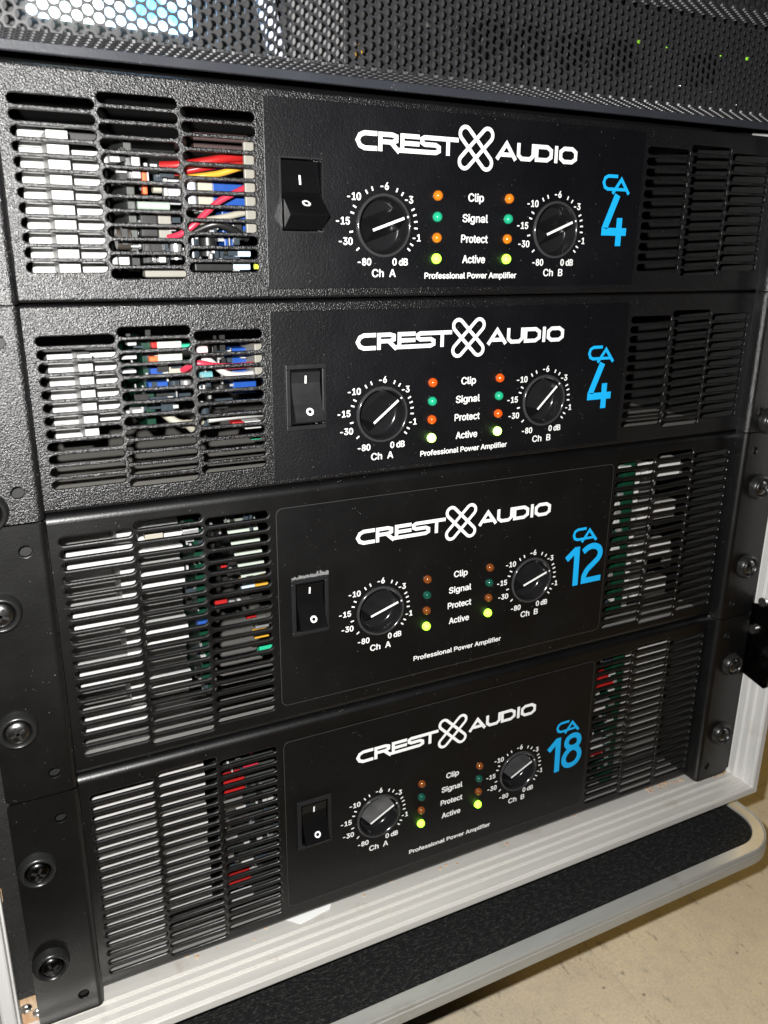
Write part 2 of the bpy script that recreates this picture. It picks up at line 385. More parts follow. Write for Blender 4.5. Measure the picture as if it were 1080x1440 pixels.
MB().box(IX0-6.2, IX1+6.2, -18, 400, IZ1+0.2, IZ1+8).build('top_wall', 'carpet', case)
MB().box(IX0-6.2, IX1+6.2, 392, 400, IZ0-1, IZ1).build('back_wall', 'carpet', case)
for x0, x1, z0 in ((-250, -226, 20), (226, 252, 1)):
    mb = MB().box(x0, x1, 2.2, 6.2, z0+CB, 530+CB, 0.6); mb.box((x0 if x0 < 0 else x1-3), (x0+3 if x0 < 0 else x1), 6.2, 30, z0+CB, 530+CB); mb.build('rack_rail', 'rail_black', case)
    MB().box(*((-225.9, -211.5) if x0 < 0 else (216.5, 225.9)), 8.2, 10, 0.4+CB, 440+CB).build('ear_hole_shade', 'chassis_black', case)  # added black strip, puts shade behind the small ear holes
MB().box(-250.3, -236, 8, 13, IZ0+0.1, 22+CB, 0.4).build('wood_block', 'wood', case)
MB().box(-250.3, -249.0, 0.5, 2.1, 82+CB, 89+CB, 0.3).build('wood_block', 'wood', case)
for x, z in ((-246.8, 8), (-241.8, 3.0)): MB().lathe([(2.9, 8), (2.7, 6.9), (1.8, 6.1), (0.6, 5.8)], x, z+CB, 18).build('rivet', 'rivet_steel', case)
# dark latch plate screwed to the inside of the right-hand profile
lp = MB(); lp.add([(251.4, y, z+CB) for y, z in ((6, 138), (-19, 146), (-19.5, 82), (-17, 80), (4, 84.5), (6, 87))]+[(249.6, y, z+CB) for y, z in ((6, 138), (-19, 146), (-19.5, 82), (-17, 80), (4, 84.5), (6, 87))],
    [(6, 7, 8, 9, 10, 11), (0, 5, 4, 3, 2, 1)]+[(i, (i+1) % 6, 6+(i+1) % 6, 6+i) for i in range(6)])
lat = lp.build('latch_plate', 'screw_dark', case)
for y, z in ((-2.2, 121), (-7, 144)):
    MB().cyl((249.6, y, z+CB), (247.4, y, z+CB), 3.4, 18).build('bolt', 'rivet_steel', lat)
    
# ------------------------------------------------------------------ amplifiers
LCOL = (-189.6, -157.0, -124.0); RCOL = (130.9, 163.2, 195.9); SW = 31.6
FY = 9.0                                    # the grille face sits this far behind the rack ears
def grille_slots(cols, H, dz):
    hs = []
    for k, cx in enumerate(cols):
        if H < 100: n, top, pit, h = ((13, 78.4, 5.56, 4.0) if k == 1 else (12, 75.7, 5.58, 4.0))
        else: n, top, pit, h = ((20, 123.0, 6.0, 3.7) if k == 1 else (19, 120.0, 6.0, 3.7))
        for i in range(n): hs.append(slot(cx, top+dz-i*pit, SW, h))
    return hs
def front_piece(x0, x1, H, rb, holes, b):
    mb = MB(); z0, z1 = 0.5, H-0.5
    panel(mb, [(x0, z0+rb), (x1, z0+rb), (x1, z1-rb), (x0, z1-rb)], holes, FY, 1.6, b)
    for zc, zs in ((z1-rb, 1), (z0+rb, -1)):
        arc = [(FY+rb-rb*math.cos(math.radians(a)), zc+zs*rb*math.sin(math.radians(a))) for a in range(0, 91, 10)]+[(FY+60, zc+zs*rb)]
        vs = [(x, y, z) for y, z in arc for x in (x0, x1)]
        mb.add(vs, [((2*i, 2*i+2, 2*i+3, 2*i+1) if zs < 0 else (2*i, 2*i+1, 2*i+3, 2*i+2)) for i in range(len(arc)-1)], True)
    return mb
def ear(side, H, hole_z):
    xo, xf, xw = ((-241.6, -213.4, -210.2) if side < 0 else (246.6, 218.6, 215.2)); z0, z1 = 0.45, H-0.35; R = 3.0
    hx = -219.6 if side < 0 else 224.6
    x0, x1 = min(xo, xf), max(xo, xf); out = []
    for cx, cz, a0, rr in ((x1, z0, -90, side > 0), (x1, z1, 0, side > 0), (x0, z1, 90, side < 0), (x0, z0, 180, side < 0)):
        if not rr: out.append((cx, cz)); continue
        qx = cx-R if cx == x1 else cx+R; qz = cz+R if cz == z0 else cz-R
        out += [(qx+R*math.cos(math.radians(a0+18*i)), qz+R*math.sin(math.radians(a0+18*i))) for i in range(6)]
    mb = MB(); panel(mb, out, [slot(hx, z, 5.4, 5.2) for z in hole_z], 0, 2.0, 0.35)
    n = len(out); mb.add([(x, 0, z) for x, z in out]+[(x, 2.0, z) for x, z in out], [(i, n+i, n+(i+1) % n, (i+1) % n) for i in range(n)])
    d = abs(xw-xf); sg = 1 if xw > xf else -1
    arc = [(xf+sg*d*math.sin(math.radians(a)), d-d*math.cos(math.radians(a))) for a in range(0, 91, 9)]+[(xw, FY+8)]
    # the bend runs out in a small rounded corner at top and bottom
    vs = []
    for k, (x, y) in enumerate(arc):
        e = min(1.0, y/5.0)*0.4 if k else 0
        vs += [(x, y, z0+e*0.9), (x, y, z1-e*0.9)]
    mb.add(vs, [((2*i, 2*i+2, 2*i+3, 2*i+1)) for i in range(len(arc)-1)], True)
    return mb
def text_part(name, body, cx, cz, cap, parent, width=None, bold=0.02):
    mb = MB(); text(mb, body, cx, cz, cap, PY-0.06, width, bold); return mb.build(name, 'white_print', parent)
PY = FY-0.45                                # front of the printed plate
LOGO = [([(-53.8, 3.15), (-60.3, 3.15), (-62.6, 2.2), (-63.8, 0), (-62.6, -2.2), (-60.3, -3.15), (-53.8, -3.1)], False),
    ([(-52.2, 4.1), (-52.2, -4.1)], False), ([(-53.0, 3.1), (-46.0, 3.1), (-43.9, 2.5), (-43.9, 0.7), (-46, 0.0), (-52, 0.0)], False), ([(-46.6, -0.2), (-42.3, -4.1)], False),
    ([(-40.8, 4.1), (-40.8, -4.1)], False), ([(-41.7, 3.1), (-31.7, 3.1)], False), ([(-41.7, 0.0), (-31.7, 0.0)], False), ([(-43.5, -3.2), (-27.5, -3.2)], False),
    ([(-10.2, 3.1), (-28.9, 3.1), (-30.3, 2.4), (-30.3, 0.9), (-28.8, 0.1), (-22.8, 0.1), (-21.0, -0.8), (-21.0, -2.4), (-22.8, -3.2), (-31.2, -3.2)], False),
    ([(-16.0, 3.2), (-16.0, -4.1)], False)]
LOGO2 = [([(12.3, -4.1), (17.9, 3.3), (23.6, -4.1)], False), ([(15.0, -1.8), (21.2, -1.8)], False),
    ([(25.2, 4.0), (25.2, -1.6), (27.2, -3.2), (32.3, -3.2), (34.2, -1.6), (34.2, 4.0)], False),
    ([(36.4, 4.0), (36.4, -4.0)], False), ([(35.2, 3.0), (43.0, 3.0), (45.5, 1.5), (45.5, -1.6), (43.0, -3.1), (35.4, -3.1)], False), ([(48.7, 4.0), (48.7, -4.1)], False),
    ([(53.8, 3.0), (58.9, 3.0), (61.3, 1.5), (61.3, -1.7), (58.9, -3.2), (53.8, -3.2), (51.6, -1.7), (51.6, 1.5)], True)]
NUM = {'4': [([(1.4, 2.1), (-5.9, -15.2), (-5.9, -16.9), (9.6, -16.9)], 4.0, 0, 0), ([(4.2, -9.7), (4.4, -24.3)], 3.9, 0, 0)],
    '12': [([(-13.2, -8.3), (-5.6, -2.3)], 3.9, 0, 0), ([(-5.4, -1.1), (-4.9, -26.8)], 4.1, 0, 0),
           ([(-0.4, -5.1), (3.3, -2.8), (7.6, -2.3), (11.7, -4.1), (13.2, -7.6), (12.0, -11.0), (8.2, -14.2), (3.9, -17.6), (1.8, -21.2), (1.5, -23.2)], 3.9, 1, 0), ([(-0.4, -24.75), (15.2, -24.75)], 3.7, 0, 0)],
    '18': [([(-15.0, -8.7), (-8.0, -2.2)], 3.9, 0, 0), ([(-7.4, -0.6), (-6.9, -27.1)], 4.2, 0, 0),
           ([(4.9, -1.9), (8.9, -3.2), (10.5, -6.6), (9.3, -9.9), (5.6, -11.3), (1.6, -10.1), (-0.3, -7.1), (0.9, -3.5)], 3.8, 1, 1),
           ([(5.6, -11.6), (9.9, -13.9), (11.6, -18.4), (9.8, -22.9), (5.6, -24.9), (1.2, -24.2), (-1.3, -21.2), (-1.3, -17.2), (1.2, -13.5)], 3.8, 1, 1)]}
NUMC = [([(0.4, 11.3), (-6.2, 11.3), (-8.3, 10.3), (-9.1, 8.0), (-8.1, 5.7), (-6.1, 4.8), (-1.8, 4.8)], 1.7), ([(-2.4, 2.6), (3.1, 9.9), (9.0, 2.6)], 1.8), ([(-1.8, 4.8), (6.8, 4.8)], 1.6)]
KR = 13.3
def knob(cx, cz, ang, parent):
    """a knob sunk into the panel: slim rim, deep dish, and a wedge-shaped finger bar with a white crest"""
    k = MB(); k.lathe([(14.4, PY), (14.35, PY-0.7), (14.0, PY-1.15), (13.5, PY-1.2), (13.15, PY-0.9)], cx, cz, 56, cap=False); sk = k.build('knob', 'knob_rim', parent)
    m = MB().lathe([(13.15, PY-0.9), (12.6, PY-0.4), (12.3, PY+0.8), (11.9, PY+5.4), (11.5, PY+6.3), (10.4, PY+6.8), (6, PY+7.0)], cx, cz, 56)
    m.build('dish', 'knob_black', sk)
    ca, sa = math.cos(math.radians(ang)), math.sin(math.radians(ang))
    def T(u, v, y): return (cx+u*ca-v*sa, y, cz+u*sa+v*ca)
    b = MB(); yb, yt = PY+6.9, PY-1.0
    vs = [T(-9.6, -5.4, yb), T(10.2, -5.4, yb), T(10.2, 5.6, yb), T(-9.6, 5.6, yb), T(-6.8, -0.75, yt), T(11.4, -0.75, yt), T(11.4, 0.75, yt), T(-6.8, 0.75, yt)]
    b.add(vs, [(4, 5, 6, 7), (0, 1, 5, 4), (1, 2, 6, 5), (2, 3, 7, 6), (3, 0, 4, 7)]); b.build('grip', 'grip_satin', sk)
    l = MB(); vs = [T(-6.6, -0.62, yt-.07), T(11.0, -0.62, yt-.07), T(11.0, 0.62, yt-.07), T(-6.6, 0.62, yt-.07)]
    l.add(vs, [(0, 1, 2, 3)]); l.add([T(12.5, -0.5, PY-1.25), T(13.4, -0.5, PY-1.3), T(13.4, 0.4, PY-1.3), T(12.5, 0.4, PY-1.25)], [(0, 1, 2, 3)])
    l.build('pointer', 'white_print', sk)
def dial(cx, cz, ch, plate):
    mb = MB(); y = PY-0.06
    for b, dx, dz in (('-6', 0.2, 17.6), ('-10', -15.6, 12.6), ('-15', -21.3, 1.8), ('-30', -19.9, -7.2), ('-80', -10.2, -16.4), ('-1', 17.9, -5.2), ('-3', 13.3, 12.0), ('0 dB', 9.0, -16.4)):
        text(mb, b, cx+dx, cz+dz, 3.15, y, None, 0.026)
    for a in (122, 111, 67, 56, 152, 162, 190, 218, 26, 17, 7, -3, -29, -38):
        c, s = math.cos(math.radians(a)), math.sin(math.radians(a)); mb.stroke([(cx+16.4*c, cz+16.4*s), (cx+18.3*c, cz+18.3*s)], 0.75, y)
    mb.build('dial_scale', 'white_print', plate)
    text_part('channel_lettering', 'Ch  '+ch, cx+0.2, cz-21.6, 3.5, plate, 12.6)
def led(x, z, mat, parent, r=2.45):
    mb = MB().lathe([(r, PY+0.3), (r, PY-0.5)]+[(r*math.cos(math.radians(a)), PY-0.5-r*0.95*math.sin(math.radians(a))) for a in (15, 30, 45, 60, 75, 86)], x, z, 22)
    mb.build('led', mat, parent)
def on_profile(prof, s):
    """point and direction at arc length s down a (y, z) profile"""
    for (y0, z0), (y1, z1) in zip(prof, prof[1:]):
        d = math.hypot(y1-y0, z1-z0)
        if s <= d: return y0+(y1-y0)*s/d, z0+(z1-z0)*s/d, (y1-y0)/d, (z1-z0)/d
        s -= d
    return prof[-1][0], prof[-1][1], 0, -1
def switch(kind, dz, zc, parent):
    x0, x1, z0, z1 = -97.9, -77.2, zc-15.9+dz, zc+15.9+dz; xm = (x0+x1)/2
    root = MB()
    if kind == 'deep':
        root.box(x0, x1, PY-0.35, PY+0.5, z1-0.7, z1); root.box(x0, x1, PY-0.35, PY+0.5, z0, z0+0.6); root.box(x0, x0+0.6, PY-0.35, PY+0.5, z0+0.6, z1-0.7); root.box(x1-0.6, x1, PY-0.35, PY+0.5, z0+0.6, z1-0.7)
        rx0, rx1 = x0+1.1, x1-1.0
        prof = [(PY+6, z1-1.0), (PY+4.2, z1-1.2), (PY+2.4, z1-8), (PY+1.4, z1-14.5), (PY-0.4, z1-16.4), (PY-9.0, z1-24.0), (PY-9.2, z1-24.8), (PY-0.3, z0+1.2), (PY+6, z0+0.9)]; m = 'switch_black'
        iS, oS = (8.2, 12.2), (22.6, 2.0)
    else:
        b = MB()
        for q in ((x0, x1, z1-2.4, z1), (x0, x1, z0, z0+2.2), (x0, x0+2.3, z0+2.2, z1-2.4), (x1-2.1, x1, z0+2.2, z1-2.4)): b.box(q[0], q[1], PY-1.2, PY+0.6, q[2], q[3], 0.35)
        root = b; rx0, rx1 = x0+3.2, x1-2.9
        prof = [(PY+2.4, z1-3.2), (PY-0.4, z1-3.9), (PY+0.3, z1-9), (PY-0.4, z1-14), (PY-1.9, z1-19), (PY-4.4, z1-24.6), (PY-5.6, z1-26.7), (PY-5.3, z1-27.3), (PY-0.6, z0+3.0), (PY+2, z0+2.9)]; m = 'switch_satin' if kind == 'satin' else 'switch_black'
        iS, oS = (4.6, 8.4), (22.2, 1.9)
    bez = root.build('switch', 'switch_satin', parent)
    q = MB().box(x0+0.7, x1-0.7, PY+8, PY+8.5, z0+0.7, z1-0.8)
    for w2 in ((x0+0.2, x0+0.7), (x1-0.7, x1-0.2)): q.box(w2[0], w2[1], PY+0.7, PY+8.5, z0+0.7, z1-0.8)
    for w2 in ((z0+0.2, z0+0.7), (z1-0.8, z1-0.3)): q.box(x0+0.7, x1-0.7, PY+0.7, PY+8.5, w2[0], w2[1])
    q.build('recess', 'switch_black', bez)
    r = MB(); n = len(prof); r.add([(rx0, y, z) for y, z in prof]+[(rx1, y, z) for y, z in prof], [(i, i+1, n+i+1, n+i) for i in range(n-1)])
    r.add([(rx0, y, z) for y, z in prof], [tuple(range(n))[::-1]]); r.add([(rx1, y, z) for y, z in prof], [tuple(range(n))])
    ro = r.build('rocker', m, bez)
    mk = MB(); off = 0.09
    def SP(x, s):
        y, z, dy, dzz = on_profile(prof, s); return (x, y+dzz*off, z-dy*off)
    a, b2 = iS; mk.add([SP(xm-0.45, a), SP(xm+0.45, a), SP(xm+0.45, b2), SP(xm-0.45, b2)], [(0, 3, 2, 1)])
    s0, rr = oS; q = 20
    vs = [SP(xm+0.6+rad*math.cos(2*math.pi*i/q), s0+rad*math.sin(2*math.pi*i/q)) for rad in (rr, rr*0.5) for i in range(q)]
    mk.add(vs, [(i, (i+1) % q, q+(i+1) % q, q+i) for i in range(q)]); mk.build('switch_mark', 'white_print', ro)
def rack_screw(x, z, parent, rot, bright):
    w2 = MB().lathe([(9.0, 0), (8.8, -1.0), (7.9, -3.6), (7.2, -4.4), (6.5, -4.3), (6.0, -2.6), (5.7, -1.0)], x, z, 32, cap=False).build('screw', 'washer_black', parent)
    MB().lathe([(5.7, -1.0), (5.6, -2.6), (4.9, -3.7), (3.2, -4.4), (1.2, -4.6)], x, z, 24).build('screw_head', 'screw_steel' if bright else 'screw_dark', w2)
    c = MB(); ca, sa = math.cos(rot), math.sin(rot)
    for u, v in ((3.3, 0.62), (0.62, 3.3)):
        c.add([(x+a*ca-b*sa, -4.75, z+a*sa+b*ca) for a, b in ((-u, -v), (u, -v), (u, v), (-u, v))]+[(x+a*ca-b*sa, -3.9, z+a*sa+b*ca) for a, b in ((-u, -v), (u, -v), (u, v), (-u, v))], [(0, 1, 2, 3), (0, 4, 5, 1), (1, 5, 6, 2), (2, 6, 7, 3), (3, 7, 4, 0)])
    c.build('cross_shade', 'chassis_black', w2)  # raised black cross, its colour stands in for the shaded recess
def inside(amp, items):
    for it in items:
        if it[0] == 'wire':
            _, m, r, pts = it; MB().tube(pts, r).build('wire', 'in_'+m, amp); continue
        if it[0] == 'relay':
            a, b, c, d = it[1:]; mb = MB(); q = [(p[0], 40, p[1]) for p in (d, c, b, a)]; e = [(p[0]+3, 58, p[1]+2) for p in (d, c, b, a)]
            mb.add(q+e, [(0, 1, 2, 3), (0, 4, 5, 1), (1, 5, 6, 2), (2, 6, 7, 3), (3, 7, 4, 0)]); mb.build('relay', 'in_palegreen', amp); continue
        k, m, x0, x1, z0, z1, y, d = it
        nm = {'vcap': 'capacitor', 'hcap': 'capacitor'}.get(k, 'circuit_board' if m.startswith('pcb') else ('block' if m in ('blue', 'white') else 'component'))
        mb = MB()
        if k == 'vcap': mb.cyl(((x0+x1)/2, y+(x1-x0)/2, z0), ((x0+x1)/2, y+(x1-x0)/2, z1), (x1-x0)/2, 18)
        elif k == 'hcap': mb.cyl((x0, y+(z1-z0)/2, (z0+z1)/2), (x1, y+(z1-z0)/2, (z0+z1)/2), (z1-z0)/2, 16)
        else: mb.box(x0, x1, y, y+d+(60 if m.startswith('pcb') else 0), z0, z1, min(0.5, (x1-x0)*0.2, (z1-z0)*0.2))
        mb.build(nm, 'in_'+m, amp)
def amplifier(key, base, H, label, dz, num, sw, zsw, knobs, leds, screws, hole_z, inner):
    two = H < 100; body, plate_m = ('paint_wrinkle', 'plate_grain') if two else ('paint_satin', 'plate_satin')
    amp = thing('power_amplifier', label, 'amplifier', (0, 0, base), 'amplifiers stacked in the rack case')
    rb = 1.6 if two else 4.2; b = 0.45 if two else 0.75
    kz = (33.3 if two else 56.0)+dz; KX = (-46.2, 55.4)
    cut = [chole(x, kz, KR) for x in KX]+[rhole(-97.5, -77.6, zsw-15.5+dz, zsw+15.5+dz)]
    # sheets
    front_piece(-210.4, -101, H, rb, grille_slots(LCOL, H, dz), b).build('vent_grille', body, amp)
    front_piece(-101, 109, H, rb, cut, 0.1).build('front_panel', body, amp)
    front_piece(109, 215.4, H, rb, grille_slots(RCOL, H, dz), b).build('vent_grille', body, amp)
    ear(-1, H, hole_z).build('rack_ear', body, amp); ear(1, H, hole_z).build('rack_ear', body, amp)
    MB().box(-209, 214, FY+6, 260, 1.2, 2.6).build('chassis_floor', 'in_zinc' if key == 'b' else 'in_heat_dim', amp)
    cv = MB().box(-209, 214, FY+3, 260, H-2.4, H-1.4); cv.box(-210, -208.8, FY+2, 260, 1, H-1.4); cv.box(213.8, 215, FY+2, 260, 1, H-1.4); cv.box(-209, 214, 258, 260, 1, H-2.4); cv.build('chassis_cover', 'chassis_black', amp)
    # printed plate
    pz0, pz1, rr = (4.8+dz, H-4.3+dz*0.5, 1.6) if two else (11.4, H-11.2, 3.6)
    mb = MB(); bevel_plate(mb, lambda o: rrect(-104.7-o, 112.5+o, pz0-o, pz1+o, rr+o, 6), PY, 0.43, 0.22, cut); plate = mb.build('name_plate', plate_m, amp)
    e = MB(); e.stroke(rrect(-104.6, 112.4, pz0+0.1, pz1-0.1, rr, 6), 0.26, PY-0.03, True)
    if not two: e.build('plate_edge', 'plate_edge', plate)
    lz = (69.9 if two else 100.2)+dz; y = PY-0.06; cx = 3.8
    mb = MB()
    for i, (q, cl) in enumerate(LOGO): mb.stroke(q, 2.0, y-0.012*i, cl, False, lz, cx)
    mb.build('brand_lettering', 'white_print', plate); mb = MB()
    for i, (q, cl) in enumerate(LOGO2): mb.stroke(q, 2.0, y-0.012*i, cl, False, lz, cx)
    mb.build('brand_lettering', 'white_print', plate)
    mb = MB()
    for k, (ax, az) in enumerate(((-6.35, 6.25), (6.35, 6.25))):
        A = Vector((ax, az)); B = -A; d = (B-A).normalized(); nn = Vector((-d.y, d.x)); R = 3.0; pts = []
        a0 = math.atan2(nn.y, nn.x)
        for i in range(13): pts.append(A+R*Vector((math.cos(a0+math.pi*i/12), math.sin(a0+math.pi*i/12))))
        for i in range(13): pts.append(B+R*Vector((math.cos(a0+math.pi+math.pi*i/12), math.sin(a0+math.pi+math.pi*i/12))))
        mb.stroke([(p.x, p.y) for p in pts], 1.8, y-0.02*k, True, False, lz, cx)
    mb.build('emblem', 'white_print', plate)
    # blue model number
    nz = (50.0 if two else 73.0)+dz-(0.9 if key == 'd' else 0); mb = MB()
    for q, wd in NUMC: mb.stroke(q, wd, y-0.012*len(q), False, False, nz-(0 if two else 1.1), 94.5)
    for k, (q, wd, cu, cl) in enumerate(NUM[num]): mb.stroke(q, wd, y-0.012*k, bool(cl), bool(cu), nz, 94.5)
    mb.build('model_lettering', 'blue_print', plate)
    z4 = [47.7, 38.0, 28.3, 18.5] if two else [69.4, 59.9, 50.4, 40.7]
    z4 = [z+dz for z in z4]
    for t, z, wd in zip(('Clip', 'Signal', 'Protect', 'Active'), z4, (8.9, 14.8, 15.6, 13.4)): text_part('label_lettering', t, 5.0, z-0.2, 3.6, plate, wd, 0.024)
    text_part('caption_lettering', 'Professional Power Amplifier', 4.2 if two else 5.4, (10.4+dz if two else 21.6+dz), 2.75, plate, 55.0 if two else 60.0, 0.026)
    for ch, kx, ang in zip('AB', KX, knobs): knob(kx, kz, ang, amp); dial(kx, kz, ch, plate)
    for x in (-17.1, 24.7):
        for z, m in zip(z4, leds): led(x, z, m, amp)
    switch(sw, dz, zsw, amp)
    for i, (x, z) in enumerate(screws): rack_screw(x, z, amp, 0.4+0.7*i, not (key == 'd' and x < 0))
    inside(amp, inner); return amp

